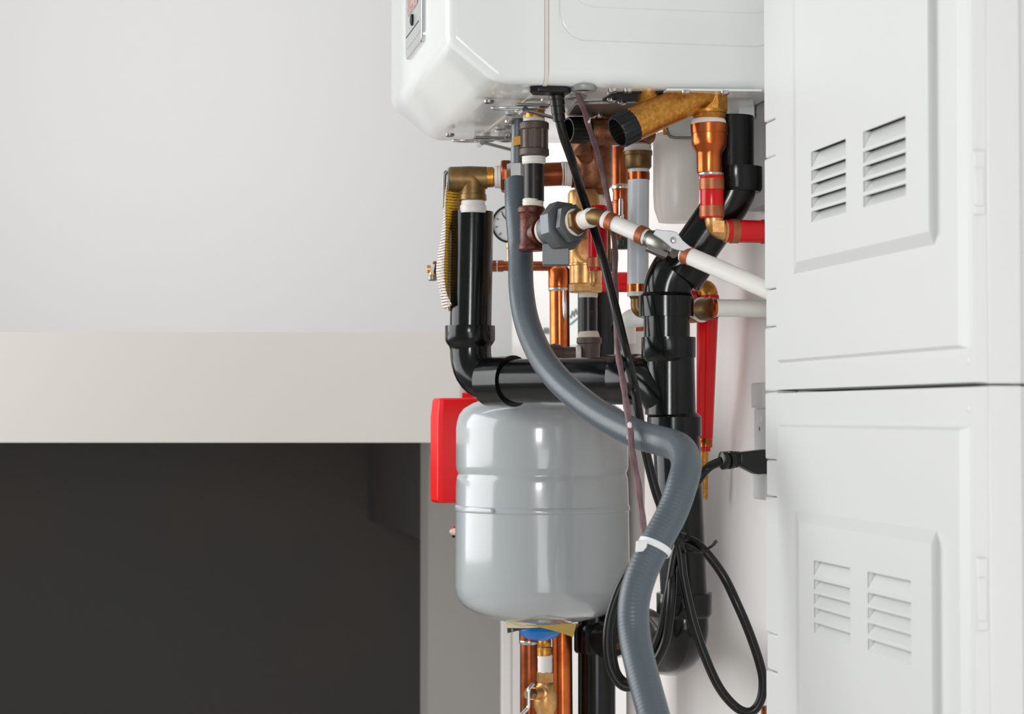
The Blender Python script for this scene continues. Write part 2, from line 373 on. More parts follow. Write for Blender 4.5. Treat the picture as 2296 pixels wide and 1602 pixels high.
def enclosure(label, zlo, zhi, t1, t2o, t2i, rows, cols, latch_y, notches):
    th = thing('vented_enclosure', W((a_far + a_nr) / 2, .06, zlo), label, 'enclosure', 'white louvred enclosures on the wall')
    mb = MB(); b1 = BE - .024
    lo, hi = zlo + .0005, zhi - .0005
    ins = .004
    # tray: four sides and a back
    mb.box(W(a_far + (-ins / 2), b1 / 2 + .002, (lo + hi) / 2), U * ins / 2, N * (b1 / 2 - .002), UP * (hi - lo) / 2)
    mb.box(W(a_nr + ins / 2, b1 / 2 + .002, (lo + hi) / 2), U * ins / 2, N * (b1 / 2 - .002), UP * (hi - lo) / 2)
    for z in (lo + ins / 2, hi - ins / 2): mb.box(W((a_far + a_nr) / 2, b1 / 2 + .002, z), U * abs(a_far - a_nr) / 2, N * (b1 / 2 - .002), UP * ins / 2)
    mb.box(W((a_far + a_nr) / 2, .005, (lo + hi) / 2), U * abs(a_far - a_nr) / 2, N * .003, UP * (hi - lo) / 2)
    mb.build('tray', 'enclosure', th, bevel=.0015)
    fa0, fa1 = d_far + .0012, a_far
    def flange(z0, z1, b, nm, a0=fa0, a1=fa1):
        MB().box(W((a0 + a1) / 2, b / 2 + (b1 - .02) / 2, (z0 + z1) / 2), U * (a1 - a0) / 2, N * (b - b1 + .02) / 2, UP * (z1 - z0) / 2).build(nm, 'enclosure', th, bevel=.0022)
    for y0, y1 in notches:                               # hinge knuckles along the far edge
        flange(PB(1722, y1, BE).z, PB(1722, y0, BE).z, BE - .0025, 'hinge')
    for z0, z1 in gaps(lo, hi, notches, BE): flange(z0, z1, BE - .001, 'hinge_rail')
    flange(lo, hi, BE - .012, 'near_rail', a_nr, d_nr - .0012)
    # door: two raised tiers, louvres in the upper one
    dm = MB(); g = .0012
    R0 = (d_nr, d_far, lo + g, hi - g); Ra = t1; e = .005
    Rb = (t1[0] + .010, t1[1] - .004, t1[2] + .003, t1[3] - .003)
    ringq(dm, R0, b1 - .006, R0, BE); ringq(dm, R0, BE, Ra, BE); ringq(dm, Ra, BE, Rb, T1); ringq(dm, Rb, T1, t2o, T1); ringq(dm, t2o, T1, t2i, T2)
    holes = [(a0, a1, z0, z1) for a0, a1 in cols for z0, z1 in rows]
    grid_plate(dm, t2i[0], t2i[1], t2i[2], t2i[3], T2, holes, .0012)
    door = dm.build('door', 'enclosure', th, flat=True)
    for a0, a1, z0, z1 in holes:
        h = z1 - z0; d_, t_ = .0085, z1 + .0006; lv = MB(); lv.prism([W(a0, T2 - .0003, z0), W(a1, T2 - .0003, z0), W(a1, T2 - d_, t_), W(a0, T2 - d_, t_)], -N * .0008)
        for a in (a0, a1): lv.prism([W(a, T2 - .0003, z0), W(a, T2 - .0003, z1), W(a, T2 - d_, t_)], U * .0006 * (1 if a > (a0 + a1) / 2 else -1))
        lv.build('louvre', 'enclosure', door, flat=True)
    for za in ((lo + .02), (hi - .02)): screw_plain(door, W(d_nr + .012, BE - .0005, za), N, .0035)
    # latch on the near edge
    ly0, ly1 = latch_y; z0, z1 = PB(2190, ly1, BE).z, PB(2190, ly0, BE).z; zc = (z0 + z1) / 2
    MB().box(W(a_nr - .0003, BE - .0165, zc - (z1 - z0) * .05), U * .0008, N * .0036, UP * (z1 - z0) * .33).build('latch_shade_patch', 'recess_shade_grey', th)  # grey patch on the surface, painting the shade of the latch hollow
    lt = MB().box(W(d_nr - .002, BE - .005, zc), U * .003, N * .005, UP * (z1 - z0) / 2).build('latch', 'enclosure', th, bevel=.0015)
    MB().box(W(d_nr - .006, BE - .003, zc - .004), U * .002, N * .004, UP * (z1 - z0) * .3).build('catch', 'enclosure', lt, bevel=.001)
    return th
def screw_plain(par, p, ax, r):
    MB().lathe(p, ax, [(0, r), (.001, r), (.0015, r * .6)], 14).build('rivet', 'enclosure', par)
def gaps(lo, hi, notches, b1):
    zs = sorted([(PB(1722, y1, b1).z, PB(1722, y0, b1).z) for y0, y1 in notches]); out = []; c = lo
    for z0, z1 in zs:
        out.append((c, z0 - .0008)); c = z1 + .0008
    out.append((c, hi)); return [q for q in out if q[1] - q[0] > .004]
zs = AZ(1741, 878, BE)[1]
def A_(px, b): return AZ(px, 900, b)[0]
rows_u = []
for i, y in enumerate((259, 307, 341, 376, 412)):
    z = AZ(2030, y, T2)[1]; h = (.0165 if i == 0 else .0112); rows_u.append((z - h, z))
rows_l = []
for i, y in enumerate((1303, 1352, 1388, 1424, 1462)):
    z = AZ(2041, y, T2)[1]; h = (.0165 if i == 0 else .0112); rows_l.append((z - h, z))
top = 2.05
enclosure('upper white louvred enclosure, its lower edge meeting a second one at mid height', zs, top,
          (A_(2172, BE), A_(1750, BE), AZ(1757, 814, BE)[1], top - .03),
          (A_(2097, T1), A_(1780, T1), AZ(1780, 615, T1)[1], top - .06),
          (A_(2085, T2), A_(1787, T2), AZ(1785, 588, T2)[1], top - .075),
          rows_u, [(A_(1899, T2), A_(1821, T2)), (A_(2034, T2), A_(1938, T2))], (335, 480), ((272, 352), (650, 733)))
zl = .95
enclosure('lower white louvred enclosure, below the dark joint and reaching the bottom of the picture', zl, zs - .0005,
          (A_(2172, BE), A_(1750, BE), zl + .03, AZ(1757, 952, BE)[1]),
          (A_(2098, T1), A_(1782, T1), zl + .06, AZ(1783, 1145, T1)[1]),
          (A_(2086, T2), A_(1790, T2), zl + .075, AZ(1790, 1172, T2)[1]),
          rows_l, [(A_(1904, T2), A_(1823, T2)), (A_(2040, T2), A_(1943, T2))], (1252, 1415), ((1032, 1113), (1421, 1503)))

# ------------------------------------------------------------------ black drain pipework
YL, YR = 2.86, 2.64
drain = thing('drain_pipe', P(1530, 1515, YR), 'glued black drain pipework with tee, trap and left riser under the aged brass elbow', 'pipe')
AL((1060, 475, YL), (1055, 740, YL), [(0, 40), (0, 47), (1, 47)]).build('riser', 'abs', drain)
VL(1054, [(731, 48), (731, 56), (733, 56.5), (763, 56.5), (770, 53), (778, 47), (785, 46)], YL).build('hub', 'abs', drain)
EL([(1055, 775, YL), (1055, 858, YL), (1140, 855, YL - .035)], 46.5, YL, 74).build('elbow', 'abs', drain)
AL((1092, 857, YL - .01), (1152, 855, YL - .05), [(0, 47), (.12, 56), (.9, 57), (1, 57.5), (1, 50)]).build('hub', 'abs', drain)
AL((1140, 855, YL - .045), (1440, 851, YR + .04), [(0, 50.5), (1, 50.5)]).build('cross_pipe', 'abs', drain)
AL((1370, 851, YR + .085), (1436, 851, YR + .03), [(0, 50), (0, 57), (.9, 57), (1, 52)]).build('hub', 'abs', drain)
# tee, stack
mb = VL(1503, [(800, 54), (930, 57)], YR)
EL([(1415, 850, YR + .05), (1478, 850, YR), (1512, 945, YR)], 53, YR, 62, mb).build('tee', 'abs', drain)
VL(1499, [(757, 55), (757, 61), (800, 61), (806, 57), (812, 54)], YR).build('hub', 'abs', drain)
VL(1495, [(700, 52), (765, 52)], YR).build('coupling_pipe', 'abs', drain)
VL(1494, [(655, 50), (659, 56), (666, 61.5), (711, 61.5), (711, 52)], YR).build('hub', 'abs', drain)
EL([(1495, 665, YR), (1497, 628, YR), (1540, 574, YR - .005)], 54, YR, 44).build('bend', 'abs', drain)
AL((1516, 622, YR), (1553, 568, YR), [(0, 54), (.05, 60), (1, 60), (1, 50)]).build('hub', 'abs', drain)
EL([(1528, 604, YR), (1652, 424, YR - .02), (1650, 380, YR - .02)], 50, YR, 60).build('diagonal_pipe', 'abs', drain)
VL(1652, [(375, 50), (376, 57), (424, 57), (432, 53)], YR - .02).build('hub', 'abs', drain)
VL(1641, [(262, 44), (262, 49), (380, 49)], YR - .02).build('inlet_pipe', 'abs', drain)
VL(1512, [(928, 54), (936, 61), (978, 61), (978, 54)], YR).build('hub', 'abs', drain)
AL((1516, 970, YR), (1535, 1345, YR), [(0, 53), (1, 53)]).build('down_pipe', 'abs', drain)
VL(1535, [(1330, 54), (1330, 62), (1332, 63), (1374, 63), (1381, 58), (1386, 54)], YR).build('hub', 'abs', drain)
tr = [P(1536, 1375, YR), P(1535, 1415, YR), P(1520, 1455, YR + .03), P(1490, 1462, YR + .10), P(1462, 1435, YR + .17), P(1440, 1412, YR + .21), P(1408, 1422, YR + .30), P(1382, 1430, 3.08), P(1360, 1432, 3.15)]
MB().tube(catmull(tr, 8), .0315, 32).build('trap_bend', 'abs', drain)
stackp = thing('drain_stack', P(1335, 1640, 3.14), 'straight black vertical pipe behind the grey tank, with a collar just below the tank', 'pipe')
VL(1337, [(560, 42), (1420, 42), (1660, 42)], 3.16).build('pipe', 'abs', stackp)
VL(1336, [(1398, 44), (1406, 49), (1458, 49), (1463, 46)], 3.16).build('collar', 'abs', stackp)

# ------------------------------------------------------------------ relief valve and its tag
rv = thing('relief_valve', P(1060, 474, 2.84), 'aged brass elbow-shaped relief valve standing over the open black riser', 'valve')
YV = 2.84
mb = EL([(1012, 402, YV), (1061, 402, YV), (1061, 445, YV)], 28, YV, 10)
AL((1006, 402, YV), (1092, 399, YV), [(0, 24), (.05, 27.5), (.55, 27.5), (1, 25)], mb)
VL(1061, [(428, 27), (436, 28), (437, 30), (449, 30.5), (451, 27)], YV, mb).build('body', 'brass_dark', rv)
AL((1088, 398, YV), (1124, 397, YV), [(0, 22), (.1, 23), (.5, 23), (.55, 20), (1, 20)]).build('nipple', 'brass', rv)
AL((1109, 397, YV), (1128, 397, YV), [(0, 24.5), (.3, 26), (.4, 25), (.7, 26.5), (1, 25)]).build('thread_tape', 'tape', rv)
AL((1004, 402, YV), (1008, 402, YV), [(0, 25), (1, 27)]).build('end_cap', 'steel', rv)
MB().tube(catmull([P(1003, 384, YV + .02), P(997, 394, YV + .02), P(996, 430, YV + .02), P(995, 466, YV + .02)]), .003, 10).build('test_lever', 'steel', rv)
VL(1061, [(449, 26), (453, 27), (454, 26), (457, 27), (458, 26), (462, 27)], YV).build('thread_tape', 'tape', rv)
VL(1061, [(461, 29), (463, 30), (472, 30), (478, 28)], YV).build('bushing', 'pvc', rv)
tagt = thing('warning_tag', P(995, 697, YV), 'long yellow and white printed paper tag hanging from the aged brass relief valve', 'tag')
def sheet(rows, n=6):
    A = catmull([P(*r[0]) for r in rows], n); B = catmull([P(*r[1]) for r in rows], n); mb = MB()
    for i in range(len(A) - 1): mb.quad(A[i], B[i], B[i + 1], A[i + 1])
    return mb
Yt = YV - .01
sheet([((1006, 395, Yt + .012), (1010, 385, Yt)), ((1000, 425, Yt + .015), (1033, 432, Yt + .03)), ((998, 470, Yt + .01), (1031, 470, Yt + .04)), ((999, 520, Yt + .01), (1014, 520, Yt + .042)),
       ((997, 580, Yt + .01), (1013, 580, Yt + .042)), ((996, 620, Yt + .01), (1012, 620, Yt + .042)), ((1001, 665, Yt + .015), (1009, 665, Yt + .04)), ((1006, 698, Yt + .02), (1008, 698, Yt + .04))]).build('yellow_leaf', 'yellow_paper', tagt, solid=.0004)
sheet([((1006, 395, Yt + .012), (1006.5, 394, Yt + .010)), ((999, 425, Yt + .02), (1001, 425, Yt + .012)), ((995, 470, Yt + .03), (999, 470, Yt + .008)), ((990, 520, Yt + .035), (999, 520, Yt + .006)),
       ((982, 570, Yt + .035), (997, 570, Yt + .004)), ((978, 610, Yt + .03), (996, 612, Yt + .004)), ((985, 650, Yt + .03), (1001, 655, Yt + .004)), ((992, 697, Yt + .03), (1013, 684, Yt + .004))]).build('white_leaf', 'white_paper', tagt, solid=.0004)
# relief branch from the valve to the bronze body
rb = thing('copper_branch', P(1180, 424, YV), 'short level copper branch between the aged brass valve and the bronze body', 'pipe')
AL((1122, 396, YV), (1149, 396, YV), [(0, 24), (.05, 34), (.15, 37), (.75, 37), (.9, 34), (1, 26)], seg=8, rot=.3).build('flange_nut', 'copper_dark', rb)
AL((1140, 395, YV), (1268, 390, YV + .01), [(0, 26.5), (1, 26.5)]).build('pipe', 'copper_dark', rb)
AL((1258, 390, YV + .01), (1282, 390, YV + .01), [(0, 27), (.2, 28), (.25, 26.5), (.45, 28), (.5, 26.5), (.7, 28), (1, 27)]).build('thread_tape', 'tape', rb)

# ------------------------------------------------------------------ bronze body and pale brass valve under it
YM = 2.86
bz = thing('mixing_valve', P(1318, 658, YM), 'rough bronze mixing body with a pale brass lower half, behind the black cord', 'valve')
mb = VL(1328, [(318, 44), (330, 46), (395, 46), (418, 44), (425, 38), (428, 33), (438, 33), (440, 30)], YM)
AL((1303, 330, YM - .03), (1345, 400, YM), [(0, 14), (.05, 21), (.15, 21), (.18, 19), (.9, 22), (1, 10)], mb)
AL((1278, 390, YM), (1310, 390, YM), [(0, 24), (.1, 32), (.4, 30), (1, 36)], mb)
mb.build('bronze_body', 'bronze', bz)
VL(1329, [(438, 29), (445, 31), (452, 30), (462, 30)], YM).build('thread_tape', 'tape_stain', bz)
mb = VL(1313, [(424, 20), (428, 36), (436, 40), (470, 40), (592, 38), (593, 40), (597, 40), (598, 36.5), (636, 36), (637, 36), (640, 33)], YM)
AL((1318, 560, YM - .02), (1320, 560, YM - .035), [(0, 34), (.3, 34), (.32, 30), (.7, 30), (.75, 25), (1, 24)], mb)
mb.build('brass_body', 'brass_pale', bz)
VL(1313, [(636, 36), (638, 38), (654, 38), (657, 35)], YM, seg=6, rot=.25).build('hex_nut', 'brass_pale', bz)
MB().lathe(P(1291, 332, 2.90), V((0, -1, 0)), [(0, .014), (.008, .014), (.012, .008)], 14).build('yellow_knob', 'yellow', bz)
ip = thing('steel_nipple', P(1318, 802, YM), 'black steel nipple with smeared pipe dope, screwed into the grey iron elbow', 'pipe')
VL(1319, [(655, 20), (659, 22), (666, 21), (669, 19.5)], YM).build('pipe_dope', 'putty', ip)
VL(1319, [(662, 20), (752, 20)], YM).build('pipe', 'iron_pipe', ip)
VL(1320, [(743, 20), (748, 23), (756, 25), (760, 24)], YM).build('pipe_dope', 'putty', ip)
ie = thing('iron_elbow', P(1318, 815, YM), 'dull grey iron elbow resting behind the black cross pipe, below the steel nipple', 'fitting')
VL(1321, [(757, 24), (758, 28), (770, 28.5), (772, 25), (815, 23)], YM).build('elbow_body', 'iron', ie)
AL((1236, 793, YM), (1312, 793, YM), [(0, 17), (.3, 19), (.34, 15), (1, 15)]).build('side_pipe', 'iron', ie)
AL((1291, 793, YM - .005), (1303, 793, YM - .005), [(0, 16), (.2, 19), (.8, 19), (1, 16)]).build('collar', 'pvc', ie)
AL((1226, 792, YM), (1262, 792, YM), [(0, 14), (.2, 19), (.5, 22), (1, 17)]).build('union', 'iron', ie)

# red stub in front of the brass body
rs = thing('red_stub', P(1335, 643, 2.76), 'short red tube with a copper ring, hanging in front of the pale brass body', 'pipe')
VL(1340, [(462, 20), (470, 23), (588, 22)], 2.76).build('tube', 'red_tube', rs)
VL(1338, [(578, 21), (579, 22.8), (600, 22.8), (602, 21)], 2.76).build('crimp_ring', 'ring', rs)
VL(1336, [(598, 20), (607, 19)], 2.76).build('tube_end', 'red_tube', rs)
VL(1331, [(605, 11), (610, 12), (612, 10.5), (632, 10), (639, 8), (643, 4)], 2.76).build('brass_tip', 'brass_pale', rs)

# ------------------------------------------------------------------ copper riser with branch and gauge
cr = thing('copper_riser', P(1258, 1640, 3.14), 'bright vertical copper pipe passing behind the tank, with a thin level branch near its top', 'pipe')
YC = 3.14
AL((1254, 606, YC), (1262, 1640, YC), [(0, 22.5), (1, 22.5)]).build('pipe', 'copper', cr)
VL(1254, [(594, 10), (598, 19), (606, 25), (640, 25), (646, 24.5), (650, 23)], YC).build('coupling', 'copper', cr)
VL(1254, [(645, 23), (647, 25), (651, 25), (654, 23)], YC).build('solder_ring', 'solder', cr)
mb = MB(); mb.tube(catmull([P(1264, 648, YC - .016), P(1266, 680, YC - .0165), P(1267, 712, YC - .0158), P(1268, 722, YC - .0135)], 5), [.0014 + .0022 * math.sin(PI * min(1, i / 12)) for i in range(16)], 10).build('solder_drip', 'solder', cr)
AL((972, 597, YC + .02), (1262, 597, YC), [(0, 11), (1, 11)]).build('branch_pipe', 'copper_dark', cr)
AL((1103, 597, YC + .01), (1130, 597, YC + .01), [(0, 11), (.05, 13), (.95, 13), (1, 11)]).build('coupling', 'copper_dark', cr)
AL((1112, 597, YC + .01), (1117, 597, YC + .01), [(0, 12.5), (.5, 13.6), (1, 12.5)]).build('solder_ring', 'solder', cr)
cock = thing('drain_cock', P(966, 630, YC), 'tiny brass cock with a black and white stem at the left of the tag', 'valve')
EL([(958, 604, YC), (972, 603, YC), (970, 624, YC)], 9, YC, 10).build('spout', 'brass_pale', cock)
AL((966, 604, YC), (975, 604, YC), [(0, 11), (1, 11)]).build('collar', 'tape', cock)
AL((974, 604, YC), (984, 606, YC), [(0, 12), (1, 14)]).build('stem', 'rubber', cock)
VL(970, [(617, 8), (619, 11), (628, 11), (630, 7)], YC).build('end_cap', 'steel', cock)
gg = thing('pressure_gauge', P(1140, 560, 3.20), 'round black rimmed pressure gauge with a pale dial behind the grey conduit', 'gauge')
gc = P(1144, 503, 3.20); gx = V((-.28, -.96, .02)).normalized(); gr = 43 * S(3.20)
MB().lathe(gc - gx * .012, gx, [(-.012, gr * .9), (0, gr), (.016, gr), (.018, gr * .97), (.018, gr * .9), (.0155, gr * .88)], 48, cap=True).build('case', 'rubber', gg)
dl = MB().lathe(gc + gx * .0028, gx, [(0, gr * .89), (.0012, gr * .89)], 48).build('dial', 'dial', gg)
sx, sy = frame_of(gx)
mb = MB()
for k in range(9):
    t = math.radians(-45 + 270 * k / 8); d = sx * math.cos(t) + sy * math.sin(t)
    mb.box(gc + gx * .0044 + d * gr * .72, d * gr * .07, gx.cross(d) * gr * .035, gx * .0003)
mb.build('scale_marks', 'ink_grey', dl)
npt = P(1123, 481, 3.185) - gc; npt = (npt - gx * npt.dot(gx)).normalized()
MB().box(gc + gx * .006 + npt * gr * .22, npt * gr * .42, gx.cross(npt) * gr * .03, gx * .0004).build('needle', 'rubber', dl)
MB().lathe(gc + gx * .004, gx, [(0, gr * .08), (.003, gr * .07)], 14).build('hub', 'steel', dl)
VL(1144, [(545, 9), (556, 9), (558, 7), (590, 7)], 3.20).build('stem', 'brass_pale', gg)
# dark copper behind, beside the grey tube
ck = thing('copper_drop', P(1389, 562, 2.98), 'dark copper pipe with silver solder runs between the bronze body and the grey tube', 'pipe')
VL(1390, [(322, 19), (420, 19)], 2.98).build('pipe', 'copper_dark', ck)
VL(1390, [(318, 20), (326, 21), (330, 19)], 2.98).build('thread_tape', 'tape', ck)
VL(1391, [(414, 19), (418, 21), (424, 20)], 2.98).build('solder_ring', 'solder', ck)
VL(1391, [(424, 19), (432, 17), (450, 17), (452, 20), (455, 20), (456, 19), (545, 19)], 2.98).build('fitting', 'copper_dark', ck)
VL(1392, [(446, 4), (452, 5), (480, 5), (484, 7), (490, 6)], 2.955).build('rod', 'chrome', ck)
VL(1397, [(534, 14), (540, 20), (552, 20), (560, 12)], 2.96).build('plug', 'teal_dark', ck)
VL(1364, [(505, 5), (560, 6), (590, 5)], 2.9).build('tube', 'brass_dark', ck)

# ------------------------------------------------------------------ valves under the heater
def service_valve_near():
    th = thing('isolation_valve', P(1590, 268, 2.6), 'large slanting golden brass valve with ribbed black cap, nearest under the heater', 'valve')
    Y0, Y1 = 2.578, 2.545
    mb = AL((1596, 200, Y0), (1405, 286, Y1), [(-.02, 20), (0, 30), (.1, 37), (.72, 37.5), (.725, 38.5), (.96, 39), (1, 37)], seg=48)
    VL(1456, [(186, 25), (214, 25), (222, 27), (232, 32)], Y0 - .01, mb)
    mb.build('body', 'brass', th)
    VL(1599, [(193, 31), (203, 33), (250, 33), (256, 31)], Y0, seg=6, rot=.3).build('hex_block', 'brass', th, bevel=.001)
    VL(1590, [(248, 40), (254, 40), (257, 36), (262, 37), (264, 35), (268, 36), (272, 34)], Y0).build('neck', 'brass', th)
    AL((1418, 280, Y1), (1384, 297, Y1 - .008), [(0, 36), (.04, 39.5), (.9, 38.5), (1, 36), (1, 32.5), (.25, 30.5), (.22, 0)], seg=80, rib=(2, .965)).build('cap', 'cap', th)
    return th
service_valve_near()
v2 = thing('isolation_valve', P(1385, 328, 2.76), 'darker bronze valve with ribbed black cap, behind the slanting golden one', 'valve')
AL((1310, 296, 2.75), (1462, 296, 2.78), [(0, 26), (.05, 30), (.95, 30), (1, 24)]).build('body', 'bronze', v2)
AL((1318, 292, 2.75), (1273, 292, 2.735), [(0, 26), (.05, 31), (.9, 30), (1, 28.5), (1, 25), (.3, 24), (.28, 0)], seg=80, rib=(2, .965)).build('cap', 'cap', v2)
VL(1350, [(250, 34), (262, 34), (264, 24), (275, 24)], 2.77).build('flange', 'brass_dark', v2)
VL(1430, [(300, 26), (326, 27)], 2.78).build('outlet', 'bronze', v2)

# hot outlet: copper reducer, red tube, elbow
ho = thing('hot_outlet_pipe', P(1600, 545, 2.61), 'copper reducer turning into red tube and a brass elbow, running right to the enclosure', 'pipe')
YH = 2.578
VL(1589, [(266, 34), (270, 38), (275, 39), (280, 41), (283, 39)], YH).build('thread_tape', 'tape', ho)
VL(1590, [(278, 40), (280, 42), (300, 41.5), (301, 40.5), (322, 39.5), (330, 37), (341, 30), (347, 28.5), (388, 28), (390, 26)], YH).build('copper_reducer', 'copper', ho)
VL(1594, [(386, 25), (389, 29), (393, 29), (396, 26)], YH).build('solder_ring', 'solder', ho)
VL(1596, [(393, 25), (396, 26.5), (489, 26), (491, 25)], YH).build('red_tube', 'red_tube', ho)
for y in (402, 463):
    VL(1596, [(y, 27), (y, 28), (y + 24, 28), (y + 24, 27)], YH).build('crimp_ring', 'ring', ho)
pe = P(1720, 518, YH); e0 = P(1601, 518, YH); rt = e0 - N * .30
mb = MB(); mb.tube(fillet([P(1601, 488, YH), e0, e0 - N * .025], .016, 10), 21 * S(YH), 28)
mb.box(e0 + V((.0045, -.0065, .0045)), V((.0075, 0, 0)), V((0, .006, 0)), V((0, 0, .0075)))
mb.lathe(e0 - N * .013, -N, [(0, .013), (.0005, .0145), (.003, .0145), (.004, .0125), (.010, .0125)], 28)
mb.build('elbow', 'brass_pale', ho, bevel=.0006)
cend = (e0 - O2).dot(N) - .006
MB().lathe(e0 - N * .0155, -N, [(0, .0135), (.001, .0148), (cend - .0155, .0148)], 32).build('red_tube', 'red_tube', ho)
for d in (.0215, .0635):
    MB().lathe(e0 - N * d, -N, [(0, .0148), (.0003, .0158), (.0105, .0158), (.011, .0148)], 32).build('crimp_ring', 'ring', ho)

# grey tube with brass coupling
gt = thing('grey_water_tube', P(1430, 710, 2.78), 'pale grey water tube with copper rings under a hexagonal aged brass coupling', 'pipe')
YG = 2.78
VL(1430, [(322, 26), (327, 31), (334, 30), (340, 33)], YG).build('thread_tape', 'tape', gt)
VL(1430, [(338, 31), (340, 33), (349, 33), (350, 31), (375, 31), (380, 27)], YG, seg=12).build('coupling', 'brass_dark', gt)
AL((1432, 376, YG), (1430, 665, YG), [(0, 24), (1, 24)]).build('tube', 'grey_tube', gt)
for cx, y in ((1432, 387), (1430, 638)):
    VL(cx, [(y, 24), (y, 25), (y + 17, 25), (y + 17, 24)], YG).build('crimp_ring', 'copper', gt)
mb = EL([(1428, 663, YG), (1428, 698, YG), (1455, 702, YG)], 14, YG, 14); VL(1428, [(663, 15), (666, 17), (669, 16), (671, 14)], YG, mb)
mb.build('elbow', 'brass_dark', gt)
rh = tag(AL((1345, 633, 3.0), (1424, 633, 2.97), [(0, 23), (1, 23)]).build('red_cross_tube', 'red_tube'), 'short level red tube glimpsed between the black cord and the grey tube', 'pipe')

# white branch with tee, and cream riser
wb = thing('white_branch', P(1560, 720, 2.74), 'level white tube with copper rings passing behind the black stack to the enclosure', 'pipe')
A_w, B_w = P(1404, 716, 2.87), P(1590, 693, 2.672)
dw = B_w - A_w
MB().tube(fillet([A_w - UP * .035, A_w, B_w], .02, 8), .0135, 28).build('tube', 'white_tube', wb)
MB().lathe(A_w + dw * .80, dw, [(0, .0145), (.0005, .0165), (.0135, .0165), (.014, .0145)], 32).build('crimp_ring', 'ring', wb)
MB().lathe(A_w + dw * .90, dw, [(0, .015), (.003, .017), (.005, .015)], 32).build('collar', 'tape', wb)
MB().lathe(A_w + dw * .91, dw, [(0, .014), (.012, .0155), (.03, .0145)], 28).build('tee', 'brass_dark', wb)
c0 = P(1600, 691, 2.655); cb = (c0 - O2).dot(N) - .001
MB().lathe(c0, -N, [(0, .010), (.002, .0118), (cb, .0118)], 30).build('tube', 'white_tube', wb)
MB().lathe(c0 + N * .002, -N, [(0, .0118), (.0008, .0132), (.004, .0132), (.005, .0118)], 30).build('crimp_ring', 'copper', wb)
cpv = thing('cream_riser', P(1425, 1640, 3.17), 'cream plastic vertical pipe standing between the grey tank and the black stack', 'pipe')
VL(1424, [(738, 21), (1640, 21)], 3.17).build('pipe', 'pvc', cpv)
VL(1424, [(728, 18), (734, 23), (742, 23), (744, 21)], 3.17).build('crimp_ring', 'copper_dark', cpv)

# red drop
rd = thing('red_drop_pipe', P(1580, 1045, 2.9), 'long vertical red tube beside the black stack, with orange ring and brass foot', 'pipe')
mb = EL([(1548, 653, 2.80), (1589, 645, 2.78), (1590, 668, 2.78)], 20, 2.78, 18)
mb.build('elbow', 'brass', rd)
AL((1545, 655, 2.80), (1570, 650, 2.79), [(0, 22), (.3, 24), (1, 24)]).build('red_collar', 'red_tube', rd)
VL(1591, [(660, 18), (663, 21), (674, 22), (678, 20)], 2.78).build('red_collar', 'red_tube', rd)
AL((1587, 672, 2.78), (1580, 987, 2.86), [(0, 24), (.1, 24), (1, 18.5)]).build('tube', 'red_tube', rd)
AL((1582, 982, 2.855), (1582, 1004, 2.855), [(0, 14), (.1, 15.5), (.95, 15.5), (1, 14)]).build('crimp_ring', 'copper', rd)
AL((1581, 1003, 2.857), (1581, 1013, 2.857), [(0, 12.5), (1, 12)]).build('tube_end', 'red_tube', rd)
AL((1579, 1012, 2.86), (1577, 1120, 2.87), [(0, 9.5), (1, 9.5)]).build('brass_foot', 'brass', rd)

# ------------------------------------------------------------------ gas line
gl = thing('gas_line', P(1192, 565, 2.72), 'iron gas pipe dropping from the heater, ending in an oily rust-red tee', 'pipe')
YI = 2.72
VL(1199, [(230, 22), (236, 24.5), (249, 24.5), (251, 22), (253, 22.5)], YI, seg=6, rot=.2).build('brass_nipple', 'brass', gl)
VL(1199, [(250, 20), (253, 22.5), (266, 22.5), (270, 21)], YI).build('brass_collar', 'brass', gl)
VL(1198, [(263, 21), (267, 24), (272, 23), (276, 25)], YI).build('thread_tape', 'tape', gl)
mb = VL(1198, [(274, 29), (277, 33), (290, 33), (293, 30), (333, 30), (336, 33), (349, 33.5), (352, 29)], YI)
for k in range(5):
    t = PI + PI * (k + .5) / 5; c = P(1198, 313, YI) + V((math.cos(t), math.sin(t), 0)) * 30 * S(YI)
    mb.box(c, V((0.0016, 0, 0)), V((0, .0016, 0)), UP * .013)
mb.build('coupling', 'iron', gl)
VL(1197, [(350, 25), (353, 27.5), (356, 26), (359, 27.5), (362, 26), (365, 27), (369, 24)], YI).build('thread_tape', 'tape', gl)
VL(1197, [(365, 23), (452, 23)], YI).build('nipple', 'iron_pipe', gl)
VL(1195, [(446, 22), (449, 24), (452, 23), (456, 24), (460, 23), (464, 24.5), (468, 23)], YI).build('thread_tape', 'tape_stain', gl)
GA, GB = P(1200, 526, YI), P(1333, 486, 2.63); gd = (GB - GA).normalized()
mb = VL(1191, [(463, 26), (467, 31), (477, 31), (482, 27), (545, 26), (551, 30), (560, 30), (564, 26)], YI)
mb.lathe(GA - gd * .004, gd, [(0, .018), (.015, .0185), (.016, .020), (.019, .020)], 32); mb.build('tee', 'rust', gl)
un = thing('gas_union', P(1246, 596, 2.69), 'stepped grey hexagonal gas union with a square lug, right of the rusty tee', 'fitting')
def along(px): return (P(px, 526 - (px - 1200) * .3, 2.7) - GA).length
gL = (GB - GA).length
def gp(f): return GA + gd * (gL * f)
MB().lathe(gp(.14), gd, [(0, .0165), (.004, .0185), (.007, .0175)], 32).build('thread_tape', 'tape_stain', un)
mb = MB().lathe(gp(.20), gd, [(0, .017), (.002, .021), (.010, .024), (.022, .026)], 40)
mb.lathe(gp(.38), gd, [(0, .026), (.001, .034), (.018, .034), (.020, .030)], 8, rot=.35)
mb.build('body', 'zinc', un, bevel=.001)
lug = P(1246, 572, 2.685)
MB().box(lug, V((.0178, 0, 0)), V((0, .014, 0)), V((0, 0, .0145))).build('square_lug', 'zinc', un, bevel=.0012)
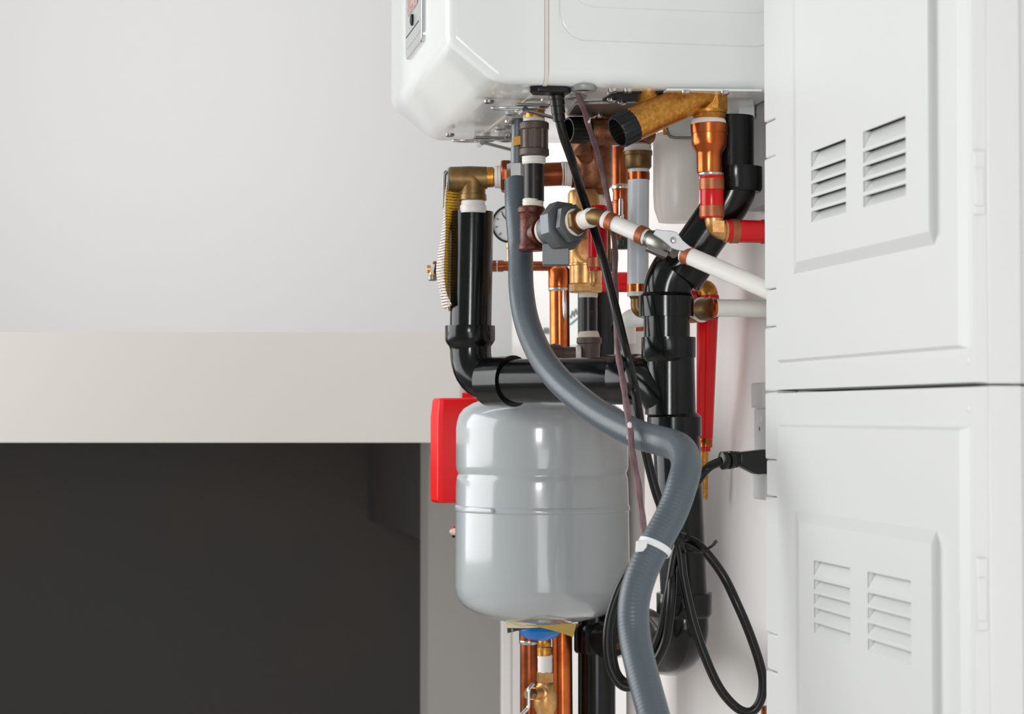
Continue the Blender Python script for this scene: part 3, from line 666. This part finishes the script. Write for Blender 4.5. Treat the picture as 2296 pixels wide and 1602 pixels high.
MB().lathe(gp(.58), gd, [(0, .0255), (.001, .027), (.009, .027), (.010, .024)], 6, rot=.25).build('union_nut', 'zinc', un, bevel=.0008)
MB().lathe(gp(.665), gd, [(0, .017), (.003, .0185), (.005, .017)], 32).build('thread_tape', 'tape_stain', un)
MB().lathe(gp(.70), gd, [(0, .017), (.001, .018), (.007, .018), (.008, .015)], 6, rot=.5).build('bushing', 'brass_dark', un, bevel=.0006)
MB().lathe(gp(.765), gd, [(0, .0125), (.002, .0135), (.005, .0125)], 28).build('copper_sleeve', 'copper_dark', un)
MB().lathe(gp(.79), gd, [(0, .0115), (.002, .0125), (.004, .0118), (.006, .0125), (.008, .0118), (.012, .0125), (.026, .012)], 28).build('thread_tape', 'tape', un)

wg = thing('white_gas_tube', P(1500, 590, 2.58), 'sloping white tube with copper rings running from the gas union to the enclosure', 'pipe')
X0, X1 = P(1347, 487.5, 2.62), P(1722, 651, 2.47); xd = (X1 - X0).normalized()
def xp(px): return X0 + (X1 - X0) * ((px - 1347) / (1722 - 1347))
mb = MB(); mb.tube(fillet([gp(.90), P(1339, 484, 2.622), xp(1362)], .012, 8), .0112, 28); mb.build('elbow', 'brass_dark', wg)
MB().lathe(gp(.9), gd, [(0, .0128), (.004, .0135), (.008, .0128)], 28).build('collar', 'tape', wg)
MB().lathe(xp(1356), xd, [(0, .0108), (.001, .0118), (.0098, .0118), (.011, .0108)], 28).build('collar', 'tape', wg)
MB().lathe(xp(1370), xd, [(0, .0106), ((xp(1462) - xp(1370)).length, .0106)], 32).build('tube', 'white_tube', wg)
kk = (X1 - O2).dot(N); kend = X1 + xd * ((kk - .016) / (-xd.dot(N)))
MB().lathe(xp(1538), xd, [(0, .0112), ((kend - xp(1538)).length, .0115)], 32).build('tube', 'white_tube', wg)
for px in (1366, 1437, 1541):
    MB().lathe(xp(px), xd, [(0, .0112), (.0003, .0122), (.0102, .0122), (.0105, .0112)], 32).build('crimp_ring', 'ring', wg)
bv = thing('ball_valve', P(1500, 590, 2.55), 'small chrome ball valve with flat butterfly handle, on the sloping white tube', 'valve')
mb = MB().lathe(xp(1456), xd, [(0, .0085), (.001, .0112), (.006, .0112), (.008, .013), (.024, .0145), (.036, .013), (.039, .0112), (.047, .0112), (.048, .0085)], 36)
mb.build('body', 'steel', bv)
pv = V((-xd.z, 0, xd.x)).normalized(); fv = V((0.05, -1, .08)).normalized()
cb_ = xp(1487) - pv * .0128 + fv * .004
MB().box(cb_, xd * .016, pv * .0035, fv * .009).build('flange', 'steel', bv, bevel=.0006)
hc = P(1510, 539, 2.530)
def hq(px, py): return P(px, py, 2.530)
hp = [(1470, 514), (1490, 517), (1500, 517), (1508, 518), (1517, 521), (1524, 529), (1531, 539), (1543, 549), (1553, 557), (1549, 566), (1535, 564), (1517, 561), (1506, 557), (1497, 549), (1484, 538), (1465, 526)]
MB().prism([hq(*q) for q in hp], V((0, .0035, 0))).build('handle', 'alloy', bv, bevel=.0008)
MB().lathe(hc + V((0, .014, 0)), V((0, -1, 0)), [(0, .0075), (.011, .0075)], 24).build('stem', 'chrome', bv)
MB().lathe(hc + V((0, .001, 0)), V((0, -1, 0)), [(0, .0045), (.0018, .0045), (.0028, .003)], 18).build('screw', 'chrome', bv)

# ------------------------------------------------------------------ grey conduit
hose = thing('flexible_conduit', P(1465, 1640, 2.1), 'long ribbed grey flexible conduit curving down across the tank in front', 'conduit')
hp = [(1158, 408, 2.80), (1160, 470, 2.78), (1165, 530, 2.77), (1167, 570, 2.76), (1169, 650, 2.72), (1181, 722, 2.68), (1208, 790, 2.62), (1246, 845, 2.56), (1300, 896, 2.50), (1363, 940, 2.43), (1435, 976, 2.36), (1494, 993, 2.31), (1526, 1008, 2.27), (1539, 1040, 2.24),
      (1530, 1085, 2.22), (1507, 1150, 2.21), (1469, 1222, 2.20), (1437, 1292, 2.19), (1421, 1357, 2.18), (1423, 1427, 2.17), (1437, 1497, 2.15), (1465, 1602, 2.12), (1490, 1690, 2.10)]
q = catmull([P(*p) for p in hp], 14)
# even spacing for the ribs
Ls = [0]
for i in range(1, len(q)): Ls.append(Ls[-1] + (q[i] - q[i - 1]).length)
step = .0010; k = 0; pts = []; rs_ = []
s_ = 0; i = 0
while s_ < Ls[-1]:
    while Ls[i + 1] < s_: i += 1
    t = (s_ - Ls[i]) / (Ls[i + 1] - Ls[i]); pts.append(q[i].lerp(q[i + 1], t)); rs_.append(.0172 * (1 + .0045 * math.sin(2 * PI * s_ / .0045))); s_ += step
MB().tube(pts, rs_, 32).build('hose', 'hose', hose, angle=80)
VL(1158, [(392, 14), (414, 17), (417, 21), (440, 21), (445, 17.5)], 2.80).build('collar', 'hose', hose)
VL(1158, [(366, 15), (368, 22), (404, 22), (407, 15), (420, 15)], 2.80, seg=6, rot=.1).build('nut', 'chrome', hose)
VL(1160, [(250, 13), (330, 13), (331, 15), (368, 15)], 2.80).build('stub', 'zinc', hose)
st = tag(MB().box(P(1159, 316, 2.775), V((.0055, 0, .001)), V((0, .0005, 0)), V((0, 0, .006))).build('paper_sticker', 'yellow', bevel=.0002), 'scrap of yellow sticker on the grey stub left of the iron coupling', 'sticker')
# cable tie round the conduit
cdir = (P(1437, 1292, 2.19) - P(1469, 1222, 2.20)).normalized(); cc = P(1467, 1229, 2.2)
ct = thing('cable_tie', P(1467, 1250, 2.18), 'white nylon cable tie fastened round the grey conduit', 'cable tie')
MB().lathe(cc - cdir * .0042, cdir, [(0, .0175), (0, .0191), (.0072, .0191), (.0072, .0175)], 40, cap=False).build('strap', 'tie', ct)
hd = P(1438, 1225, 2.187)
MB().box(hd, V((.006, .001, .0005)), V((0, .005, 0)), V((.0005, 0, .006))).build('head', 'tie', ct, bevel=.001)

# ------------------------------------------------------------------ power cord, mauve cable
pc = thing('power_cord', P(1680, 1600, 2.45), 'black power cord dropping from the heater and coiled in loops below the plug', 'cord')
sr = P(1248, 190, 2.535)
p0 = PZ(1246, 189, ZB)
flp = [(-.030, -.010), (-.020, -.017), (.018, -.017), (.024, -.010), (.022, .014), (-.022, .014)]
MB().prism([W(A0 + .03 + y, (p0 - O2).dot(N) - x, ZB) for x, y in flp], -UP * .008).build('cable_gland', 'rubber', pc, bevel=.002)
AL((1246, 198, 2.55), (1254, 272, 2.56), [(0, 17), (.1, 18), (.3, 18), (.32, 16.5), (.5, 17), (.52, 15.5), (.75, 16), (.77, 14.5), (.97, 14.5), (1, 11)]).build('strain_relief', 'rubber', pc)
YD = 2.56
cpts = [(1252, 262, 2.56), (1264, 308, 2.57), (1281, 356, 2.60), (1304, 430, 2.66), (1331, 510, 2.67), (1353, 585, 2.62), (1382, 700, 2.56), (1406, 800, 2.49), (1423, 870, 2.52), (1437, 960, 2.50), (1459, 1060, 2.50), (1480, 1130, 2.50), (1508, 1185, 2.50), (1524, 1230, 2.50),
        (1533, 1300, 2.50), (1553, 1390, 2.50), (1580, 1471, 2.50), (1613, 1543, 2.50), (1652, 1588, 2.50), (1684, 1597, 2.50), (1705, 1572, 2.50), (1711, 1530, 2.50), (1703, 1487, 2.50), (1681, 1422, 2.50), (1655, 1360, 2.50), (1622, 1292, 2.51), (1580, 1236, 2.51), (1548, 1213, 2.52), (1520, 1218, 2.52),
        (1509, 1262, 2.51), (1505, 1340, 2.50), (1494, 1432, 2.51), (1466, 1492, 2.52), (1435, 1528, 2.54), (1408, 1542, 2.54), (1384, 1528, 2.54), (1366, 1490, 2.54), (1361, 1432, 2.54), (1370, 1372, 2.54), (1396, 1304, 2.54), (1440, 1240, 2.54), (1490, 1180, 2.54), (1530, 1130, 2.54), (1566, 1076, 2.53), (1590, 1048, 2.53), (1622, 1033, 2.52)]
MB().tube(catmull([P(*p) for p in cpts], 8), .0058, 18).build('cord', 'rubber', pc)
lp2 = [(1524, 1205, 2.500), (1490, 1225, 2.535), (1430, 1255, 2.560), (1392, 1330, 2.565), (1375, 1400, 2.565), (1372, 1450, 2.565), (1382, 1508, 2.565), (1408, 1532, 2.555), (1440, 1510, 2.545), (1470, 1450, 2.525), (1486, 1400, 2.515), (1500, 1320, 2.505), (1514, 1240, 2.505), (1530, 1195, 2.500)]
MB().tube(catmull([P(*p) for p in lp2], 8), .0056, 16).build('loop', 'rubber', pc)
d0, d1 = P(1616, 1034, 2.52), P(1660, 1030, 2.53)
MB().lathe(d0, d1 - d0, [(0, .008), (.002, .0115), (.007, .0115), (.008, .009), (.010, .009), (.011, .0115), (.016, .0115), (.017, .0095), (.019, .0095), (.020, .0105), (.026, .010)], 24).build('plug_strain_relief', 'rubber', pc)
px0 = P(1652, 1031, 2.53)
poly = [V((0, 0, .009)), V((.034, 0, .0125)), V((.052, 0, .0125)), V((.052, 0, -.016)), V((.024, 0, -.019)), V((.0, 0, -.007))]
ed = (-N)
MB().prism([px0 + ed * p.x + UP * p.z - U * .013 for p in poly], U * .026).build('plug', 'cap', pc, bevel=.003)
tw = thing('twist_tie', P(1548, 1250, 2.485), 'black twist tie binding the coiled cord, with one curled free end', 'tie')
MB().tube(catmull([P(1536, 1236, 2.490), P(1560, 1238, 2.485), P(1582, 1236, 2.490), P(1592, 1228, 2.495), P(1598, 1224, 2.495), P(1604, 1214, 2.495)], 6), .0017, 10).build('wire', 'rubber', tw)
MB().tube(catmull([P(1506, 1210, 2.485), P(1520, 1216, 2.477), P(1536, 1236, 2.485), P(1520, 1242, 2.56), P(1504, 1226, 2.56), P(1506, 1210, 2.487)], 6), .0018, 10).build('band', 'rubber', tw)
MB().box(P(1603, 1218, 2.495), V((.0022, 0, .003)), V((0, .0012, 0)), V((.0016, 0, -.0012))).build('end_tag', 'rubber', tw)
mv = [(1293, 205, 2.57), (1298, 218, 2.57), (1311, 251, 2.60), (1323, 292, 2.64), (1337, 332, 2.68), (1347, 375, 2.71), (1358, 420, 2.72), (1368, 470, 2.72), (1375, 515, 2.71), (1379, 560, 2.67), (1379, 620, 2.64), (1382, 700, 2.595), (1385, 780, 2.535), (1391, 825, 2.45), (1399, 870, 2.40), (1406, 920, 2.36), (1413, 970, 2.33), (1418, 1020, 2.33), (1430, 1080, 2.34), (1437, 1140, 2.34), (1446, 1195, 2.34), (1458, 1260, 2.35)]
mauve = thing('control_cable', P(1446, 1260, 2.35), 'thin mauve control cable beside the black cord, flecked with white paint', 'cable')
ms = catmull([P(*p) for p in mv], 8)
MB().tube(ms, [.0039 + .0004 * math.sin(i * .7) for i in range(len(ms))], 14).build('sheath', 'mauve', mauve)
for px, py, Y in ((1319, 268, 2.613), (1411, 954, 2.328), (1409, 980, 2.328)):
    MB().lathe(P(px, py, Y) + V((0, .002, .004)), V((.15, 0, -1)), [(0, .0005), (.002, .0024), (.006, .0026), (.009, .0005)], 12).build('paint_fleck', 'ink_white', mauve)

# ------------------------------------------------------------------ expansion tank
tk = thing('expansion_tank', P(1215, 1400, 2.97), 'fat grey enamelled expansion tank hanging in the middle', 'tank')
YT = 2.97
prof = [(880, 20), (884, 60), (889, 100), (896, 131), (905, 156), (917, 176), (930, 186), (946, 191), (962, 193), (1044, 193), (1054, 191.5), (1060, 188.5), (1064, 188.5), (1069, 191), (1076, 192), (1090, 193), (1130, 193.5), (1148, 194), (1230, 195), (1310, 196), (1330, 193), (1345, 186), (1358, 174), (1370, 154), (1381, 124), (1389, 90), (1395, 60), (1399, 25)]
VL(1215.5, prof, YT, seg=96).build('shell', 'tank', tk)
VL(1215.5, [(1131, 193), (1134, 195.5), (1140, 196.8), (1144, 196), (1146, 193.6)], YT, seg=96).build('weld_seam', 'tank', tk)
wl = P(1108, 1139, YT); dirw = V((-.56, -.83, 0))
MB().lathe(P(1215.5, 1144, YT) + dirw * 196.5 * S(YT) , V((0, 0, 1)), [(0, .002), (.002, .004), (.006, .004), (.007, .002)], 12).build('weld_bead', 'tank', tk)
VL(1211, [(1396, 20), (1404, 46), (1412, 49), (1420, 46), (1428, 38), (1434, 24), (1437, 8)], YT, seg=40).build('valve_cap', 'blue', tk)
tt = thing('tank_leaflet', P(1210, 1425, 2.930), 'folded yellow, cream and black paper tags squeezed between the tank base and the blue cap', 'tag')
def slip(pts, name, m, Y):
    mb = MB().prism([P(x, y, Yq) for x, y, Yq in pts], V((0, .0002, -.0004))); return mb.build(name, m, tt)
slip([(1134, 1393, 2.920), (1200, 1400, 2.870), (1215, 1407, 2.870), (1170, 1409, 2.890), (1134, 1408, 2.930)], 'cream_leaf', 'card_cream', 2.920)
slip([(1137, 1409, 2.930), (1185, 1409, 2.900), (1168, 1413, 2.910), (1138, 1420, 2.940)], 'black_leaf', 'card_black', 2.930)
slip([(1178, 1402, 2.870), (1230, 1402, 2.865), (1293, 1398, 2.890), (1285, 1429, 2.910), (1250, 1417, 2.890), (1215, 1408, 2.870)], 'yellow_leaf', 'card_yellow', 2.890)
fc = bpy.data.curves.new('numeral', 'FONT'); fc.body = '5'; fc.size = .0055; fc.extrude = .0001
fo = bpy.data.objects.new('numeral', fc); COL.objects.link(fo)
dg = bpy.context.evaluated_depsgraph_get(); me = bpy.data.meshes.new_from_object(fo.evaluated_get(dg)); bpy.data.objects.remove(fo)
me.materials.clear(); me.materials.append(M['ink_white']); no = bpy.data.objects.new('printed_numeral', me); COL.objects.link(no)
place(no, P(1146, 1416, 2.922), tt); no.rotation_euler = (PI / 2, 0, -.1)

# pipework below the tank
c2 = thing('copper_feed', P(1185, 1640, 3.1), 'reddish copper pipe at bottom left below the tank, beside the brass valve', 'pipe')
VL(1186, [(1380, 20), (1640, 20)], 3.1).build('pipe', 'copper_dark', c2)
VL(1186, [(1400, 22), (1436, 22), (1438, 20)], 3.1).build('coupling', 'copper_dark', c2)
VL(1186, [(1435, 21), (1438, 22.5), (1443, 21.5), (1445, 20)], 3.1).build('solder_ring', 'solder', c2)
bb = thing('brass_ball_valve', P(1220, 1640, 3.04), 'golden brass ball valve with bent steel lever below the tank', 'valve')
YBB = 3.04
VL(1221, [(1428, 13), (1434, 15), (1448, 15), (1450, 14), (1452, 17), (1470, 17), (1472, 14)], YBB).build('union', 'brass', bb)
VL(1222, [(1468, 16), (1474, 17), (1480, 16), (1490, 16.5), (1508, 16)], YBB).build('thread_tape', 'tape', bb)
VL(1222, [(1507, 17), (1509, 19), (1530, 19), (1533, 16)], YBB, seg=6, rot=.3).build('hex_nut', 'brass_pale', bb)
mb = VL(1223, [(1531, 17), (1536, 20), (1545, 21), (1560, 26), (1585, 26), (1600, 20), (1640, 20)], YBB)
AL((1222, 1556, YBB), (1193, 1556, YBB - .03), [(0, 18), (.4, 18), (.45, 14), (1, 14)], mb); mb.build('body', 'brass_pale', bb)
AL((1195, 1556, YBB - .03), (1184, 1556, YBB - .04), [(0, 11), (.1, 13), (1, 13)], seg=6).build('stem_nut', 'brass_dark', bb)
MB().tube(fillet([P(1196, 1534, YBB - .04), P(1185, 1546, YBB - .045), P(1185, 1588, YBB - .045), P(1166, 1606, YBB - .05)], .004), .0028, 10).build('lever', 'chrome', bb)

# ------------------------------------------------------------------ red control cover behind the tank
rc = thing('red_control_box', P(1000, 1130, 3.12), 'glossy red box with chamfered corners behind the left side of the tank', 'control box')
x0, x1 = P(964, 1000, 3.16).x, P(1100, 1000, 3.16).x
zt_, zb_ = P(1000, 893, 3.16).z, P(1000, 1129, 3.16).z
fp = [(x0, 3.24), (x0, 3.18), (x0 + .012, 3.152), (x0 + .020, 3.148), (x1, 3.14), (x1, 3.30), (x0 + .02, 3.30)]
mb = MB(); n = len(fp); ins = V(((x0 + x1) / 2, 3.22, 0))
levels = [(zb_, .90), (zb_ + .004, .99), (zb_ + .02, 1.0), (zt_ - .03, .995), (zt_ - .003, .93), (zt_, .88)]
rows = []
for z, f in levels:
    rows.append(len(mb.v))
    for x, y in fp: mb.v.append(V((ins.x + (x - ins.x) * f, ins.y + (y - ins.y) * f, z)))
for i in range(len(levels) - 1):
    for k in range(n): mb.f.append((rows[i] + k, rows[i] + (k + 1) % n, rows[i + 1] + (k + 1) % n, rows[i + 1] + k))
mb.f.append(tuple(reversed(range(rows[0], rows[0] + n)))); mb.f.append(tuple(range(rows[-1], rows[-1] + n)))
mb.build('cover', 'red_cover', rc, bevel=.0015, angle=20)
MB().box(P(1064, 890, 3.24), V((.020, -.004, 0)), V((0, .02, 0)), V((0, 0, .006))).build('top_plate', 'red_cover', rc, bevel=.001)
pn = thing('drain_plug', P(1018, 1206, 3.06), 'tiny pale pink plug with red tip poking out left of the tank', 'plug')
AL((1046, 1193, 3.0), (1013, 1193, 3.06), [(0, 8), (.7, 9), (1, 6)]).build('plug_body', 'pink', pn)
VL(1018, [(1181, 4), (1186, 5)], 3.06).build('red_tip', 'red_cover', pn)
VL(1018, [(1201, 5), (1206, 4)], 3.06).build('black_tip', 'rubber', pn)

# ------------------------------------------------------------------ things on the wall
cn = thing('condensate_trap', P(1515, 500, 2.86), 'pale round canister with a wire bail, on the wall behind the copper reducer', 'canister')
VL(1516, [(300, 44), (305, 50), (312, 52), (440, 52), (470, 50), (500, 40)], 2.86).build('canister', 'canister', cn)
MB().box(P(1530, 290, 2.83), V((.026, 0, 0)), V((0, .01, 0)), UP * .011).build('lid_block', 'casing', cn, bevel=.001)
MB().tube(fillet([P(1494, 284, 2.80), P(1498, 304, 2.80), P(1510, 309, 2.80), P(1556, 309, 2.80)], .006), .0021, 10).build('wire_bail', 'steel', cn)
MB().box(P(1491, 292, 2.805), V((.003, 0, .0)), V((0, .003, 0)), UP * .007).build('yellow_tab', 'yellow', cn, bevel=.001)
gb = thing('wall_bracket', P(1700, 470, 2.68), 'grey metal bracket strip on the wall at upper right, beside the black inlet pipe', 'bracket')
a_, z0_ = AZ(1702, 470, .012); _, z1_ = AZ(1702, 222, .012)
MB().box(W(a_ - .04, .010, (z0_ + z1_) / 2), U * .07, N * .009, UP * (z1_ - z0_) / 2).build('strip', 'grey_metal', gb, bevel=.002)
MB().box(P(1674, 250, 2.70), V((.010, 0, 0)), V((0, .008, 0)), UP * .010).build('spacer', 'outlet', gb, bevel=.001)
ob = thing('outlet_box', W(AZ(1706, 1120, .02)[0], 0, AZ(1700, 1120, .02)[1]), 'grey-white electrical outlet box on the wall, with the black plug in it', 'outlet')
aL = AZ(1685, 900, .03)[0]
zA, zB, zC, zD = [AZ(1700, y, .03)[1] for y in (858, 916, 1063, 1121)]
for (za, zb2, bb_, nm) in ((zB + .0006, zA, .030, 'cover_flap'), (zC + .0006, zB, .026, 'face_plate'), (zD, zC, .028, 'lower_box')):
    MB().box(W(aL - .05, bb_ / 2 + .001, (za + zb2) / 2), U * .05, N * bb_ / 2, UP * (zb2 - za) / 2).build(nm, 'outlet', ob, bevel=.0025)
fpz = (zB + zC) / 2 + .03
for px, py in ((1698, 943), (1706, 940)):
    a, z = AZ(px, py, .027); MB().box(W(a, .0268, z), U * .003, N * .0006, UP * .004).build('slot', 'ink_white', ob)
a, z = AZ(1703, 962, .027); MB().lathe(W(a, .0262, z), N, [(0, .003), (.001, .003)], 12).build('socket_hole', 'ink_grey', ob)
sk = thing('wall_sticker', P(1286, 735, 3.4), 'white card with grey scribble and a teal line, glimpsed behind the copper riser', 'card')
aS, zS = AZ(1288, 715, .006)
MB().box(W(aS, .003, zS), U * .12, N * .002, UP * .05).build('card', 'outlet', sk)
mb = MB(); pts = []
for i in range(40):
    t = i / 39; px = 1278 + 20 * t; pts.append(PB(px, 708 - 12 * t + 7 * math.sin(t * 18), .0065))
mb.tube(pts, .0012, 8).build('scribble', 'ink_grey', sk)
MB().tube([PB(1278, 728, .0065), PB(1298, 711, .0065)], .0014, 8).build('teal_line', 'teal', sk)
pts = [PB(1218 + 14 * t / 20, 742 + 6 * math.sin(t * 1.1), .0065) for t in range(20)]
wc = tag(MB().tube(pts, .0016, 8).build('wire_scrap', 'ink_grey'), 'small grey squiggle on the wall, left of the bright copper riser', 'wire')
# foot of a dark copper pipe by the enclosure
fp_ = tag(VL(1716, [(1584, 9), (1640, 9)], 2.52).build('capillary_pipe', 'copper_dark'), 'dark pipe end at the very bottom beside the lower enclosure', 'pipe')

# ------------------------------------------------------------------ light
wd = bpy.data.worlds.new('world'); SC.world = wd; wd.use_nodes = True
bg = wd.node_tree.nodes['Background']; bg.inputs['Color'].default_value = (1, 1, 1, 1); bg.inputs['Strength'].default_value = .40
def area(name, loc, aim, sx, sy, e, col=(1, 1, 1)):
    l = bpy.data.lights.new(name, 'AREA'); l.shape = 'RECTANGLE'; l.size = sx; l.size_y = sy; l.energy = e; l.color = col
    o = bpy.data.objects.new(name, l); COL.objects.link(o); o.location = loc
    o.rotation_euler = (V(aim) - V(loc)).to_track_quat('-Z', 'Y').to_euler(); return o
area('window_light', (-2.5, 3.1, 2.0), (.3, 2.75, 1.5), 2.6, 1.9, 78)
area('lamp_light', (-.25, -.4, 1.75), (.3, 2.6, 1.5), .4, .4, 20)
area('back_wall_fill', (-1.3, 3.6, 3.3), (-.9, 5.9, 1.9), 1.8, .6, 22)  # added lamp, out of view, to brighten the back wall
area('fill_light', (.1, -.6, .9), (.25, 2.7, 1.7), .9, .9, 11)  # added low lamp that lifts the heater underside
SC.view_settings.view_transform = 'Standard'; SC.view_settings.look = 'None'; SC.view_settings.exposure = -.18; SC.view_settings.gamma = 1
